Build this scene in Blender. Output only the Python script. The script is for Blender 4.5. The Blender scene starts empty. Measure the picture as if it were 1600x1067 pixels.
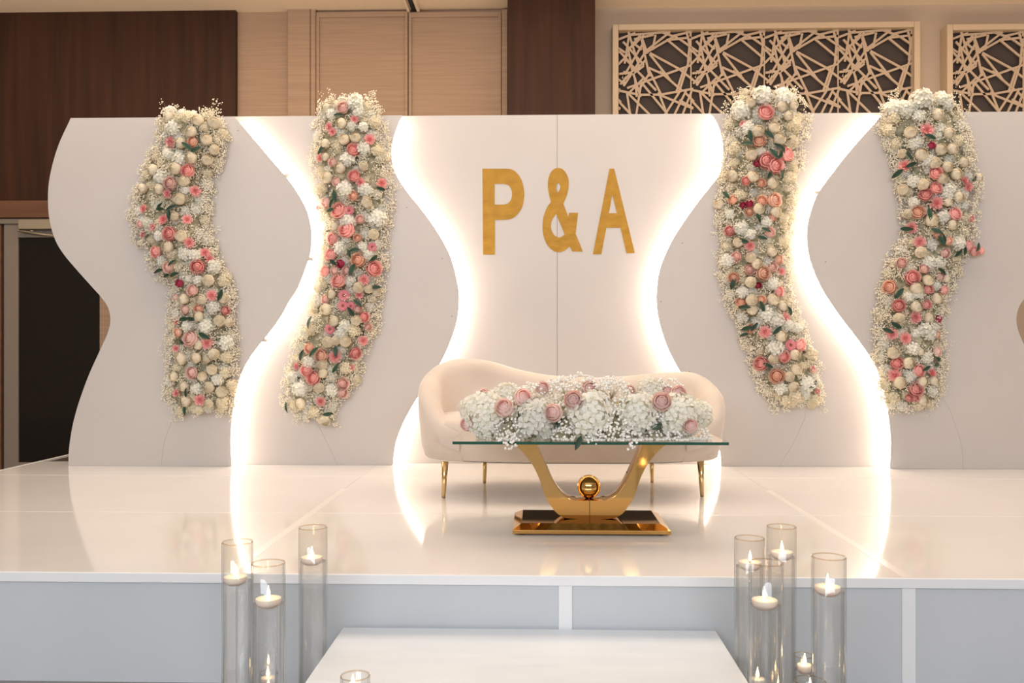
import bpy, bmesh, math, random
from mathutils import Vector, Matrix
random.seed(7)
S = bpy.context.scene
COL = S.collection
R = math.radians

# ------------------------------------------------------------------ camera
CH = 1.22                       # camera height above the hall floor
SZ = 0.40                       # stage deck height
FP = 1400.0                     # focal length in pixels of the 1600x1067 frame
YAW = math.atan(40 / 1400.0)
cam = bpy.data.cameras.new('camera'); co = bpy.data.objects.new('camera', cam); COL.objects.link(co)
co.location = (0, 0, CH); co.rotation_euler = (R(90), 0, YAW)
cam.sensor_width = 36; cam.lens = FP / 1600 * 36; cam.shift_y = 8.5 / 1600; cam.clip_end = 100
S.camera = co

# ------------------------------------------------------------------ light
w = bpy.data.worlds.new('world'); S.world = w; w.use_nodes = True
w.node_tree.nodes['Background'].inputs[0].default_value = (0.9, 0.85, 0.8, 1)
w.node_tree.nodes['Background'].inputs[1].default_value = 0.3

def area(name, loc, target, sx, sy, power, col):
    l = bpy.data.lights.new(name, 'AREA'); l.shape = 'RECTANGLE'; l.size = sx; l.size_y = sy
    l.energy = power; l.color = col
    o = bpy.data.objects.new(name, l); COL.objects.link(o); o.location = loc
    o.rotation_euler = (Vector(target) - Vector(loc)).to_track_quat('-Z', 'Y').to_euler()
    return o
area('hall_window_light', (-1.0, -6.0, 3.88), (0, 4, 1.0), 11, 1.1, 600, (0.84, 0.91, 1.0))
area('hall_ceiling_light', (0, 0.5, 4.35), (0, 0.5, 0), 9, 5, 60, (1.0, 0.95, 0.90))
area('stage_ceiling_light', (0, 5.5, 4.38), (0, 5.4, 0), 11, 1.8, 215, (1.0, 0.83, 0.67))
area('wall_wash_light', (0, 7.5, 4.40), (0, 8.1, 2.0), 13, 0.4, 14, (1.0, 0.72, 0.46))
area('added_ceiling_fill', (0, 7.0, 2.5), (0, 7.0, 4.4), 12, 0.5, 85, (1.0, 0.78, 0.55))  # unseen light added behind the backdrop to brighten the ceiling

S.view_settings.view_transform = 'Standard'
S.view_settings.look = 'None'
S.view_settings.gamma = 1.0
S.view_settings.use_curve_mapping = False
S.view_settings.exposure = 0.0
S.cycles.transparent_max_bounces = 64     # several glass walls stand behind one another

# ------------------------------------------------------------------ picture -> place
cs, sn = math.cos(YAW), math.sin(YAW)
def ray(px, py):
    dx = (px - 800) / FP; dz = (542 - py) / FP
    return (-sn + cs * dx, cs + sn * dx, dz)
def P(px, py, Y):               # point of the plane y = Y seen at a pixel
    r = ray(px, py); t = Y / r[1]
    return Vector((r[0] * t, Y, CH + r[2] * t))
def G(px, py, z=SZ):            # point of the level z seen at a pixel
    r = ray(px, py); t = (z - CH) / r[2]
    return Vector((r[0] * t, r[1] * t, z))
def PXX(px, Y): return P(px, 542, Y).x

# ------------------------------------------------------------------ materials
def mat(name, col, rough=0.5, metal=0.0, spec=0.5, **kw):
    m = bpy.data.materials.new(name); m.use_nodes = True
    b = m.node_tree.nodes['Principled BSDF']
    b.inputs['Base Color'].default_value = (*col, 1)
    b.inputs['Roughness'].default_value = rough
    b.inputs['Metallic'].default_value = metal
    b.inputs['Specular IOR Level'].default_value = spec
    for k, v in kw.items(): b.inputs[k.replace('_', ' ')].default_value = v
    return m
def bsdf(m): return m.node_tree.nodes['Principled BSDF']
def noisy(m, c1, c2, scale=(5, 5, 5), detail=4, bump=0.0, rough=None, coord='Object', nscale=1.0):
    nt = m.node_tree; tc = nt.nodes.new('ShaderNodeTexCoord'); mp = nt.nodes.new('ShaderNodeMapping')
    mp.inputs['Scale'].default_value = scale
    nz = nt.nodes.new('ShaderNodeTexNoise'); nz.inputs['Scale'].default_value = nscale; nz.inputs['Detail'].default_value = detail
    rp = nt.nodes.new('ShaderNodeValToRGB')
    rp.color_ramp.elements[0].position = 0.3; rp.color_ramp.elements[1].position = 0.7
    rp.color_ramp.elements[0].color = (*c1, 1); rp.color_ramp.elements[1].color = (*c2, 1)
    nt.links.new(tc.outputs[coord], mp.inputs[0]); nt.links.new(mp.outputs[0], nz.inputs[0])
    nt.links.new(nz.outputs[0], rp.inputs[0]); nt.links.new(rp.outputs[0], bsdf(m).inputs['Base Color'])
    if bump:
        bp = nt.nodes.new('ShaderNodeBump'); bp.inputs['Strength'].default_value = bump; bp.inputs['Distance'].default_value = 0.01
        nt.links.new(nz.outputs[0], bp.inputs['Height']); nt.links.new(bp.outputs[0], bsdf(m).inputs['Normal'])
    if rough:
        mr = nt.nodes.new('ShaderNodeMapRange'); mr.inputs['To Min'].default_value = rough[0]; mr.inputs['To Max'].default_value = rough[1]
        nt.links.new(nz.outputs[0], mr.inputs[0]); nt.links.new(mr.outputs[0], bsdf(m).inputs['Roughness'])
    return m
def emis(name, col, s):
    m = mat(name, col, 0.5); b = bsdf(m)
    b.inputs['Emission Color'].default_value = (*col, 1); b.inputs['Emission Strength'].default_value = s
    return m
M = {}
M['panel'] = noisy(mat('white_painted_board', (.8, .78, .76), 0.42), (.555, .51, .475), (.59, .545, .51), (1.2, 1.2, 1.2), 5)
M['board_edge'] = mat('board_edge_paint', (.62, .56, .51), 0.5)
M['deck'] = noisy(mat('gloss_white_deck', (.8, .79, .77), 0.06), (.77, .755, .735), (.82, .805, .785), (1.5, 1.5, 1.5), 5, rough=(0.045, 0.10))
M['tape'] = mat('white_seam_tape', (.84, .82, .80), 0.2)
M['dark_deck'] = mat('bare_dark_deck', (.06, .045, .035), 0.5)
M['fascia'] = noisy(mat('pale_grey_fascia', (.6, .64, .69), 0.35), (.52, .55, .575), (.575, .60, .625), (1, 1, 1), 4)
M['trim_white'] = mat('white_trim', (.80, .81, .82), 0.35)
M['step'] = noisy(mat('white_step_board', (.85, .85, .85), 0.4), (.74, .79, .84), (.79, .84, .885), (4, 14, 4), 6, rough=(.3, .5))
M['gold'] = mat('polished_gold', (.74, .44, .15), 0.06, 1.0)
M['gold_leg'] = mat('brushed_gold', (.80, .58, .28), 0.22, 1.0)
M['foil'] = noisy(mat('gold_foil', (.5, .29, .05), 0.42, 0.1, 0.25), (.37, .185, .012), (.47, .25, .024), (11, 11, 16), 6, bump=1.0)
M['velvet'] = noisy(mat('beige_velvet', (.66, .53, .43), 0.85, 0, 0.2, Sheen_Weight=0.5, Sheen_Roughness=0.4), (.65, .55, .465), (.73, .63, .54), (3, 3, 3), 6, bump=0.05)
M['black'] = mat('black_liner', (.02, .02, .02), 0.8)
def thin_glass(name, tint):
    m = bpy.data.materials.new(name); m.use_nodes = True; nt = m.node_tree; nt.nodes.clear()
    out = nt.nodes.new('ShaderNodeOutputMaterial'); mx = nt.nodes.new('ShaderNodeMixShader'); tr = nt.nodes.new('ShaderNodeBsdfTransparent')
    gl = nt.nodes.new('ShaderNodeBsdfGlossy'); fr = nt.nodes.new('ShaderNodeFresnel'); fr.inputs['IOR'].default_value = 1.45
    tr.inputs[0].default_value = (*tint, 1); gl.inputs['Roughness'].default_value = 0.0
    ge = nt.nodes.new('ShaderNodeNewGeometry'); mr = nt.nodes.new('ShaderNodeMapRange')
    mr.inputs['To Min'].default_value = 1.45; mr.inputs['To Max'].default_value = 1 / 1.45   # same reflectance on both faces of the wall
    nt.links.new(ge.outputs['Backfacing'], mr.inputs[0]); nt.links.new(mr.outputs[0], fr.inputs['IOR'])
    nt.links.new(fr.outputs[0], mx.inputs[0]); nt.links.new(tr.outputs[0], mx.inputs[1]); nt.links.new(gl.outputs[0], mx.inputs[2]); nt.links.new(mx.outputs[0], out.inputs[0])
    return m
M['glass'] = thin_glass('clear_glass', (.990, .986, .978))
M['glass_rim'] = thin_glass('glass_rim', (.90, .84, .76))
M['table_glass'] = mat('table_glass', (.97, 1, .985), 0.0, 0, 0.5, Transmission_Weight=1.0, IOR=1.45)
M['glass_edge'] = mat('green_glass_edge', (.012, .075, .05), 0.12)
M['water'] = thin_glass('water', (.985, .99, .99))
nt = M['water'].node_tree; rf = nt.nodes.new('ShaderNodeBsdfRefraction'); rf.inputs['IOR'].default_value = 1.33; rf.inputs['Roughness'].default_value = 0.0
mw = nt.nodes.new('ShaderNodeMixShader'); mw.inputs[0].default_value = 0.25
tr_ = [n for n in nt.nodes if n.type == 'BSDF_TRANSPARENT'][0]; mx_ = [n for n in nt.nodes if n.type == 'MIX_SHADER' and n != mw][0]
nt.links.new(tr_.outputs[0], mw.inputs[1]); nt.links.new(rf.outputs[0], mw.inputs[2]); nt.links.new(mw.outputs[0], mx_.inputs[1])
M['wax'] = mat('ivory_wax', (.92, .84, .74), 0.45, Subsurface_Weight=0.3, Subsurface_Scale=0.02)
M['wick'] = mat('wick', (.05, .03, .02), 0.9)
M['flame'] = emis('flame', (1.0, .68, .32), 22)
M['led'] = emis('led_strip_light', (1.0, .82, .66), 42)
M['led_clip'] = mat('led_clip', (.72, .62, .50), 0.4)
M['wallpaper'] = noisy(mat('tan_grasscloth', (.42, .31, .22), 0.8), (.36, .235, .155), (.43, .29, .19), (1.5, 1.5, 60), 3, bump=0.15)
M['wall_right'] = noisy(mat('beige_plaster', (.52, .42, .32), 0.8), (.49, .38, .285), (.52, .405, .305), (.8, .8, .8), 3)
M['wall_side'] = mat('hall_wall', (.50, .42, .34), 0.8)
M['ceiling'] = mat('ceiling_paint', (.86, .72, .57), 0.85)
M['wood'] = noisy(mat('dark_walnut', (.075, .03, .015), 0.5, 0, 0.15), (.036, .015, .008), (.062, .025, .012), (14, 14, 0.8), 5)
M['wood_beam'] = noisy(mat('brown_beam', (.16, .065, .028), 0.45), (.13, .052, .022), (.19, .080, .034), (1, 14, 14), 5)
M['door_metal'] = mat('door_frame_paint', (.25, .20, .155), 0.45)
M['closer'] = mat('door_closer_metal', (.42, .34, .23), 0.4, 0.3)
M['dark_glass'] = mat('dark_door_glass', (.010, .007, .005), 0.12, 0, 0.35)
M['carpet'] = noisy(mat('hall_floor', (.25, .24, .24), 0.6), (.22, .215, .22), (.30, .29, .29), (6, 6, 6), 5)
M['lattice'] = mat('tan_lattice', (.50, .37, .26), 0.6)
M['frame'] = mat('pale_wood_frame', (.58, .44, .30), 0.5)
M['backing'] = mat('dark_brown_backing', (.055, .04, .034), 0.8)
M['screw'] = mat('screw', (.08, .07, .06), 0.5)
M['stem'] = mat('olive_stem', (.34, .30, .16), 0.7)
M['breath'] = mat('gypsophila_cream', (.95, .88, .72), 0.7)
M['breath_white'] = mat('gypsophila_white', (.94, .92, .86), 0.7)
M['moss'] = noisy(mat('moss_base', (.20, .20, .11), 0.9), (.20, .20, .11), (.60, .53, .38), (30, 30, 30), 3)

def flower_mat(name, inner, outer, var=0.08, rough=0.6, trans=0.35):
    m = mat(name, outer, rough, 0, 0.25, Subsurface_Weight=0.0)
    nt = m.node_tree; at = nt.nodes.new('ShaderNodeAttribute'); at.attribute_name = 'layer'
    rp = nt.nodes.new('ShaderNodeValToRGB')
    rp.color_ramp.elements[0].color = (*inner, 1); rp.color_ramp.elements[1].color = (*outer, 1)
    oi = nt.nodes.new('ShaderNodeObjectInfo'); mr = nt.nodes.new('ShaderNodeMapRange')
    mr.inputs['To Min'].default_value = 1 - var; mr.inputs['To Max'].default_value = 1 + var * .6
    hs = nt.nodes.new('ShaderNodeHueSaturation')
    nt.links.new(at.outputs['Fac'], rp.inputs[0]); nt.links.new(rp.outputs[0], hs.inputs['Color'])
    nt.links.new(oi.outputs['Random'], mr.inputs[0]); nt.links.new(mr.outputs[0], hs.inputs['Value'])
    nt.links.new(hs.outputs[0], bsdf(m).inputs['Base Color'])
    if trans:                    # thin petals let part of the light through
        tl = nt.nodes.new('ShaderNodeBsdfTranslucent'); mx = nt.nodes.new('ShaderNodeMixShader'); mx.inputs[0].default_value = trans
        ou = [n for n in nt.nodes if n.type == 'OUTPUT_MATERIAL'][0]
        nt.links.new(hs.outputs[0], tl.inputs[0]); nt.links.new(bsdf(m).outputs[0], mx.inputs[1]); nt.links.new(tl.outputs[0], mx.inputs[2]); nt.links.new(mx.outputs[0], ou.inputs[0])
    return m
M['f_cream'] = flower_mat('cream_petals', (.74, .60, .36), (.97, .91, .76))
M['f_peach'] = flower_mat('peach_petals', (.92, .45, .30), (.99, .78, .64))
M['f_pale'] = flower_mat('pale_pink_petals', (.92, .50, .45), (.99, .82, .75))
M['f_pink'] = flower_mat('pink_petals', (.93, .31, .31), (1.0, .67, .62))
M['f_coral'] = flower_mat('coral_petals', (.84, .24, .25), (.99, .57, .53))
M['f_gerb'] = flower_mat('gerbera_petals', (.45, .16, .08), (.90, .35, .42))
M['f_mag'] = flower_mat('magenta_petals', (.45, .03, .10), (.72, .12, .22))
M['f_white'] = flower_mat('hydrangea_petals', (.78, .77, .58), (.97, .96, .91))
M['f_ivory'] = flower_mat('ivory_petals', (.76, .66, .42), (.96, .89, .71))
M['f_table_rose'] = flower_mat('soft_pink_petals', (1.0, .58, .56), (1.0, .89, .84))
M['f_leaf'] = flower_mat('leaf_green', (.022, .05, .03), (.045, .095, .055), .3, .4, 0)

# ------------------------------------------------------------------ mesh helpers
class MB:
    def __init__(s): s.v = []; s.f = []; s.a = []; s.fm = []
    def add(s, vs, fs, layer=None, m=0):
        n = len(s.v); s.v += [tuple(v) for v in vs]; s.f += [tuple(i + n for i in f) for f in fs]
        s.a += ([layer] * len(vs) if not isinstance(layer, list) else layer); s.fm += [m] * len(fs)
    def box(s, a, b, m=0):
        x0, y0, z0 = a; x1, y1, z1 = b
        s.add([(x0,y0,z0),(x1,y0,z0),(x1,y1,z0),(x0,y1,z0),(x0,y0,z1),(x1,y0,z1),(x1,y1,z1),(x0,y1,z1)],
              [(0,3,2,1),(4,5,6,7),(0,1,5,4),(1,2,6,5),(2,3,7,6),(3,0,4,7)], 0.5, m)
    def lathe(s, prof, n=32, c=(0, 0, 0), close=False, m=0):
        vs = []; fs = []
        for r, z in prof:
            for k in range(n):
                a = 2 * math.pi * k / n; vs.append((c[0] + r * math.cos(a), c[1] + r * math.sin(a), c[2] + z))
        L = len(prof)
        for i in range(L if close else L - 1):
            j = (i + 1) % L
            for k in range(n):
                q = (k + 1) % n; fs.append((i*n+k, i*n+q, j*n+q, j*n+k))
        if not close:
            fs.append(tuple(range(n - 1, -1, -1))); fs.append(tuple((L-1)*n + k for k in range(n)))
        s.add(vs, fs, 0.5, m)
    def tube(s, pts, r, n=6, m=0, layer=0.5, r2=None):
        rings = []; L = len(pts); pts = [Vector(p) for p in pts]
        for i, p in enumerate(pts):
            d = (pts[min(i+1, L-1)] - pts[max(i-1, 0)]).normalized()
            u = d.cross(Vector((0, 1, 0.013))); u = u.normalized() if u.length > 1e-5 else Vector((1, 0, 0)); v = d.cross(u)
            rr = r if r2 is None else r + (r2 - r) * i / max(L - 1, 1)
            rings.append([p + (u * math.cos(2*math.pi*k/n) + v * math.sin(2*math.pi*k/n)) * rr for k in range(n)])
        vs = [q for g in rings for q in g]; fs = []
        for i in range(L - 1):
            for k in range(n):
                q = (k+1) % n; fs.append((i*n+k, i*n+q, (i+1)*n+q, (i+1)*n+k))
        fs.append(tuple(range(n-1, -1, -1))); fs.append(tuple((L-1)*n+k for k in range(n)))
        s.add(vs, fs, layer, m)
    def mesh(s, name, mats, smooth=True):
        me = bpy.data.meshes.new(name); me.from_pydata(s.v, [], s.f)
        for mm in (mats if isinstance(mats, (list, tuple)) else [mats]): me.materials.append(mm)
        at = me.attributes.new('layer', 'FLOAT', 'POINT')
        at.data.foreach_set('value', [0.5 if x is None else x for x in s.a])
        me.polygons.foreach_set('material_index', s.fm)
        me.polygons.foreach_set('use_smooth', [smooth] * len(s.f))
        me.update()
        bm = bmesh.new(); bm.from_mesh(me); bmesh.ops.recalc_face_normals(bm, faces=bm.faces); bm.to_mesh(me); bm.free()
        return me
def link(name, me, parent=None, loc=None):
    o = bpy.data.objects.new(name, me); COL.objects.link(o)
    if parent: o.parent = parent
    if loc is not None: o.location = loc
    return o
def build(mb, name, mats, parent=None, smooth=False, bevel=0, angle=None):
    o = link(name, mb.mesh(name, mats, smooth or angle is not None), parent)
    if bevel:
        b = o.modifiers.new('bevel', 'BEVEL'); b.width = bevel; b.segments = 2; b.limit_method = 'ANGLE'; b.angle_limit = R(40)
    if angle is not None:
        sharp(o.data, angle)
    return o
def sharp(me, deg):
    bm = bmesh.new(); bm.from_mesh(me)
    for e in bm.edges:
        if len(e.link_faces) == 2 and e.calc_face_angle(0) > R(deg): e.smooth = False
    bm.to_mesh(me); bm.free()
def empty(name, loc=(0, 0, 0)):
    o = bpy.data.objects.new(name, None); COL.objects.link(o); o.location = loc; o.empty_display_size = .1; return o
def tag(o, label=None, cat=None, group=None, kind=None):
    if label: o['label'] = label
    if cat: o['category'] = cat
    if group: o['group'] = group
    if kind: o['kind'] = kind
    return o
def keep(o, parent):            # parent without moving (parents are never rotated)
    o.parent = parent; o.location = o.location - parent.location if parent.location.length else o.location
    return o
def box(name, a, b, m, parent=None, bevel=0):
    mb = MB(); mb.box(a, b)
    if parent is not None:
        off = parent.location
        mb.v = [(x - off.x, y - off.y, z - off.z) for x, y, z in mb.v]
    return build(mb, name, M[m], parent, bevel=bevel)
def catmull(pts, n=6):
    out = []; L = len(pts)
    for i in range(L - 1):
        p0 = pts[max(i-1, 0)]; p1 = pts[i]; p2 = pts[i+1]; p3 = pts[min(i+2, L-1)]
        for k in range(n):
            t = k / n; t2 = t*t; t3 = t2*t
            out.append(tuple(.5 * (2*b + (c-a)*t + (2*a-5*b+4*c-d)*t2 + (3*b-a-3*c+d)*t3) for a, b, c, d in zip(p0, p1, p2, p3)))
    out.append(tuple(pts[-1])); return out
def slab(name, loops, Y0, Y1, mats, parent=None, smooth=False):
    """outline(s) in world (x, z), first the outside then holes, extruded from y=Y0 (front) to Y1"""
    cu = bpy.data.curves.new(name, 'CURVE'); cu.dimensions = '2D'; cu.fill_mode = 'BOTH'
    cu.extrude = (Y1 - Y0) / 2
    for lp in loops:
        sp = cu.splines.new('POLY'); sp.points.add(len(lp) - 1); sp.use_cyclic_u = True
        for q, (x, z) in zip(sp.points, lp): q.co = (x, z, 0, 1)
    ob = bpy.data.objects.new(name + '_tmp', cu); COL.objects.link(ob)
    dg = bpy.context.evaluated_depsgraph_get(); me = bpy.data.meshes.new_from_object(ob.evaluated_get(dg))
    bpy.data.objects.remove(ob); bpy.data.curves.remove(cu)
    ym = (Y0 + Y1) / 2
    me.transform(Matrix.Translation((0, ym, 0)) @ Matrix.Rotation(R(90), 4, 'X'))
    bm = bmesh.new(); bm.from_mesh(me); bmesh.ops.remove_doubles(bm, verts=bm.verts, dist=1e-5)
    bmesh.ops.recalc_face_normals(bm, faces=bm.faces); bm.to_mesh(me); bm.free()
    me.materials.clear()
    for mm in mats: me.materials.append(mm)
    if len(mats) > 1:
        for p in me.polygons: p.material_index = 0 if abs(p.normal.y) > .5 else 1
    me.name = name
    if parent is not None: me.transform(Matrix.Translation(-parent.location))
    return link(name, me, parent)

# ================================================================== the hall
YW = 8.6                        # back wall
CZ = 4.46                       # ceiling
def struct(o, label, cat):
    return tag(o, label, cat, kind='structure')
struct(box('floor', (-8, -8, -.1), (8, YW + .3, 0), 'carpet'), 'grey hall floor in front of the stage', 'floor')
struct(box('ceiling', (-8, -8, CZ), (8, YW + .3, CZ + .1), 'ceiling'), 'warm beige ceiling above the stage', 'ceiling')
struct(box('wall_left', (-8.1, -8, 0), (-8, YW, CZ), 'wall_side'), 'plain beige side wall left of the stage', 'wall')
struct(box('wall_right', (8, -8, 0), (8.1, YW, CZ), 'wall_side'), 'plain beige side wall right of the stage', 'wall')
struct(box('wall_front', (-8, -8.1, 0), (8, -8, CZ), 'wall_side'), 'plain hall wall facing the stage', 'wall')
xc0, xc1 = PXX(793, 8.2), PXX(930, 8.2)
wb = empty('wall_back', (0, YW, 0)); struct(wb, 'back wall of tan grasscloth and beige plaster behind the backdrop', 'wall')
box('plaster', (xc1 - .1, YW, 0), (8, YW + .2, CZ), 'wall_right', wb)
box('grasscloth', (PXX(340, YW), YW, 0), (xc1 - .1, YW + .2, CZ), 'wallpaper', wb)
box('lower_wall', (-8, YW, 0), (PXX(340, YW), YW + .2, CZ), 'door_metal', wb)
# dark wood
t = struct(box('trim_1', (-8, YW - .06, P(0, 316, YW).z), (PXX(368, YW - .06), YW + .02, CZ), 'wood'), 'dark brown wood panel above the glass door', 'panel')
t = struct(box('trim_2', (-8, YW - .09, P(0, 342, YW).z), (PXX(300, YW - .09), YW + .02, P(0, 316, YW).z), 'wood_beam'), 'reddish brown wood beam over the glass door', 'beam')
t = struct(box('trim_3', (xc0, 8.2, 0), (xc1, YW + .02, CZ), 'wood'), 'dark walnut column between partition and lattice screens', 'column')
t = struct(box('trim_4', (PXX(450, YW - .07), YW - .07, 0), (PXX(484, YW - .07), YW + .02, P(450, 15, YW).z), 'wallpaper'), 'tan grasscloth pilaster beside the partition doors', 'pilaster')
# partition doors
def pdoor(name, x0, x1, lab):
    d = empty(name, (PXX((x0 + x1) / 2, YW - .05), YW, 0)); struct(d, lab, 'door')
    a, b = PXX(x0, YW - .05), PXX(x1, YW - .05); zt = P(x0, 22, YW).z; fw = .028
    box('leaf_panel', (a + fw, YW - .03, .02), (b - fw, YW + .01, zt - .05), 'wallpaper', d)
    for q in ((a, a + fw), (b - fw, b)): box('stile', (q[0], YW - .05, 0), (q[1], YW + .01, zt), 'wallpaper', d, .003)
    box('top_rail', (a + fw, YW - .05, zt - .05), (b - fw, YW + .01, zt), 'wallpaper', d, .003)
    return d
pdoor('door_2', 494, 637, 'tan folding partition panel left of the ceiling track')
pdoor('door_3', 638.5, 783, 'tan folding partition panel beside the walnut column')
for n, (x0, x1, lab) in enumerate(((485, 493, 'narrow tan jamb beside the pilaster'), (784, 792.5, 'narrow tan jamb against the walnut column'))):
    o = box('trim_%d' % (5 + n), (PXX(x0, YW - .06), YW - .06, 0), (PXX(x1, YW - .06), YW + .01, P(x0, 18, YW).z), 'wallpaper', None, .003)
    struct(o, lab, 'trim')
zt = P(640, 15, YW).z
tr = empty('trim_7', (PXX(647, YW - .1), YW, CZ)); struct(tr, 'dark partition track slot running along the ceiling', 'track')
box('slot', (PXX(647, YW) - .02, 3.5, CZ - .012), (PXX(647, YW) + .02, YW - .02, CZ + .005), 'black', tr)
for q in (-.06, .035): box('rail', (PXX(647, YW) + q, 3.5, CZ - .03), (PXX(647, YW) + q + .025, YW - .02, CZ + .005), 'ceiling', tr)
o = box('trim_8', (PXX(492, YW), YW - .09, zt - .0), (PXX(790, YW), YW + .01, zt + .03), 'black'); struct(o, 'black strip standing in for the shade in the gap above the partition panels', 'trim')  # shade of the gap put in as a solid black strip
# glass door at the left
dx0, dx1 = PXX(8, YW), PXX(180, YW); zh = P(40, 343, YW).z
d1 = empty('door_1', ((dx0 + dx1) / 2, YW, 0)); struct(d1, 'dark glass door in a grey frame left of the backdrop', 'door')
gx0, gx1 = PXX(30, YW - .03), PXX(157, YW - .03); gz = P(40, 372, YW).z
box('glass_pane', (gx0, YW - .03, .1), (gx1, YW - .015, gz), 'dark_glass', d1)
box('stile', (dx0 + .02, YW - .05, 0), (gx0, YW, zh - .05), 'door_metal', d1, .004)
box('stile', (gx1, YW - .05, 0), (dx1, YW, zh - .05), 'wallpaper', d1, .004)
box('top_rail', (gx0, YW - .05, gz), (gx1, YW, zh - .05), 'door_metal', d1, .004)
box('bottom_rail', (gx0, YW - .05, 0), (gx1, YW, .1), 'door_metal', d1, .004)
box('head_frame', (-6.5, YW - .07, zh - .05), (dx1, YW, zh), 'door_metal', d1, .004)
cl = box('door_closer', (PXX(29, YW - .12), YW - .13, P(40, 358, YW - .12).z), (PXX(84, YW - .12), YW - .05, P(40, 343.5, YW - .12).z), 'closer', d1, .006)
mb = MB(); mb.tube([P(30, 360, YW - .11), P(64, 366, YW - .12), P(84, 368, YW - .1)], .010, 6); mb.tube([P(29, 359, YW - .1), P(29.5, 361, YW - .1)], .017, 8); mb.tube([P(50, 360, YW - .12), P(50, 362, YW - .12)], .017, 8)
mb.v = [(x - d1.location.x, y - YW, z) for x, y, z in mb.v]; o = build(mb, 'closer_arm', M['closer'], d1, True)
o = box('trim_9', (PXX(-60, YW), YW - .04, 0), (PXX(6, YW), YW, zh - .05), 'wood_beam'); struct(o, 'brown door jamb at the far left', 'trim')

# lattice screens
LN = [(330,430,600,275),(530,310,742,288),(540,310,735,475),(640,300,800,415),(385,420,640,562),(630,555,800,690),(385,430,560,655),(470,580,665,750),
 (190,722,742,528),(739,235,714,505),(726,480,636,765),(310,280,382,625),(374,560,492,800),(460,760,534,950),(110,742,300,782),(290,782,490,782),
 (470,783,760,733),(376,548,545,625),(160,705,335,430),(245,610,188,340),(165,460,440,745),(228,550,305,800),(210,240,168,510),(305,262,200,395),
 (335,265,235,360),(235,325,315,392),(155,320,335,525),(318,290,365,425),(435,262,408,395),(220,262,560,238),(480,238,625,292),(585,275,745,238),
 (188,765,216,955),(195,765,385,955),(312,675,268,955),(325,690,525,935),(480,788,760,905),(645,755,515,955),(705,735,598,955),(745,755,668,955),
 (640,830,760,900),(690,765,765,845),(110,830,225,955),(166,575,162,705),(258,635,272,800),(120,600,250,585),(130,690,250,560),(110,520,210,420),
 (240,590,350,480),(335,530,240,600),(380,600,290,740),(120,400,230,520),(150,640,330,330),(200,235,300,560),(330,640,200,770),(560,240,330,420),(680,560,610,770),(700,235,745,420),(115,300,260,245),(250,300,420,262)]
TW = None
def lattice_mesh(tw):
    mb = MB(); k = tw / 630.0; wd = 18.5 * k / 2; n = 0
    def clip(x0, y0, x1, y1):
        t0, t1 = 0, 1; dx, dy = x1-x0, y1-y0
        for p, q in ((-dx, x0-110), (dx, 740-x0), (-dy, y0-235), (dy, 1495-y0)):
            if abs(p) < 1e-9:
                if q < 0: return None
            else:
                r = q/p
                if p < 0: t0 = max(t0, r)
                else: t1 = min(t1, r)
        return None if t0 >= t1 else (x0+t0*dx, y0+t0*dy, x0+t1*dx, y0+t1*dy)
    for a in LN:
        for sx in (-630, 0, 630):
            for flip in (0, 1):
                b = (a[0]+sx, a[1], a[2]+sx, a[3])
                if flip: b = (b[0], 1900-b[1], b[2], 1900-b[3])
                c = clip(*b)
                if not c: continue
                x0, y0, x1, y1 = [(c[0]-110)*k, -(c[1]-235)*k, (c[2]-110)*k, -(c[3]-235)*k]
                d = Vector((x1-x0, 0, y1-y0))
                if d.length < .004: continue
                d.normalize(); nx, nz = -d.z*wd, d.x*wd; e = .0002 * (n % 9); n += 1
                vs = [(x0+nx, -.012-e, y0+nz), (x1+nx, -.012-e, y1+nz), (x1-nx, -.012-e, y1-nz), (x0-nx, -.012-e, y0-nz)]
                vs += [(x, 0, z) for x, y, z in vs]
                mb.add(vs, [(0,1,2,3),(7,6,5,4),(0,4,5,1),(1,5,6,2),(2,6,7,3),(3,7,4,0)])
    mb.box((0, -.011, -1260*k), (.006, 0, 0)); mb.box((tw-.006, -.011, -1260*k), (tw, 0, 0))
    return mb.mesh('lattice_panel', M['lattice'], False)
YF = YW - .15
def screen(px0, px1, ntile, lab):
    x0, x1 = PXX(px0, YF), PXX(px1, YF); zt = P(px0, 37.5, YF).z; zb = zt - 1.62
    s = empty('lattice_screen', (x0, YW, zb)); tag(s, lab, 'screen', 'lattice screens on the back wall')
    fw = .056
    for nm, a, b in (('side_frame', (x0, zb), (x0+fw, zt)), ('side_frame', (x1-fw, zb), (x1, zt)), ('top_frame', (x0+fw, zt-fw), (x1-fw, zt)), ('bottom_frame', (x0+fw, zb), (x1-fw, zb+fw))):
        box(nm, (a[0], YF, a[1]), (b[0], YW, b[1]), 'frame', s, .008)
    box('backing_panel', (x0+fw, YW-.05, zb+fw), (x1-fw, YW-.01, zt-fw), 'backing', s)
    tw = (x1 - x0 - 2*fw) / ntile; me = lattice_mesh(tw)
    for i in range(ntile):
        o = link('lattice_panel', me, s, (x0+fw+i*tw-x0, -.085, zt-fw-zb))
    return s
screen(957, 1438.5, 4, 'wide lattice screen in a pale frame beside the walnut column')
screen(1480, 1961, 4, 'lattice screen cut off by the right edge of the picture')

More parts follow.
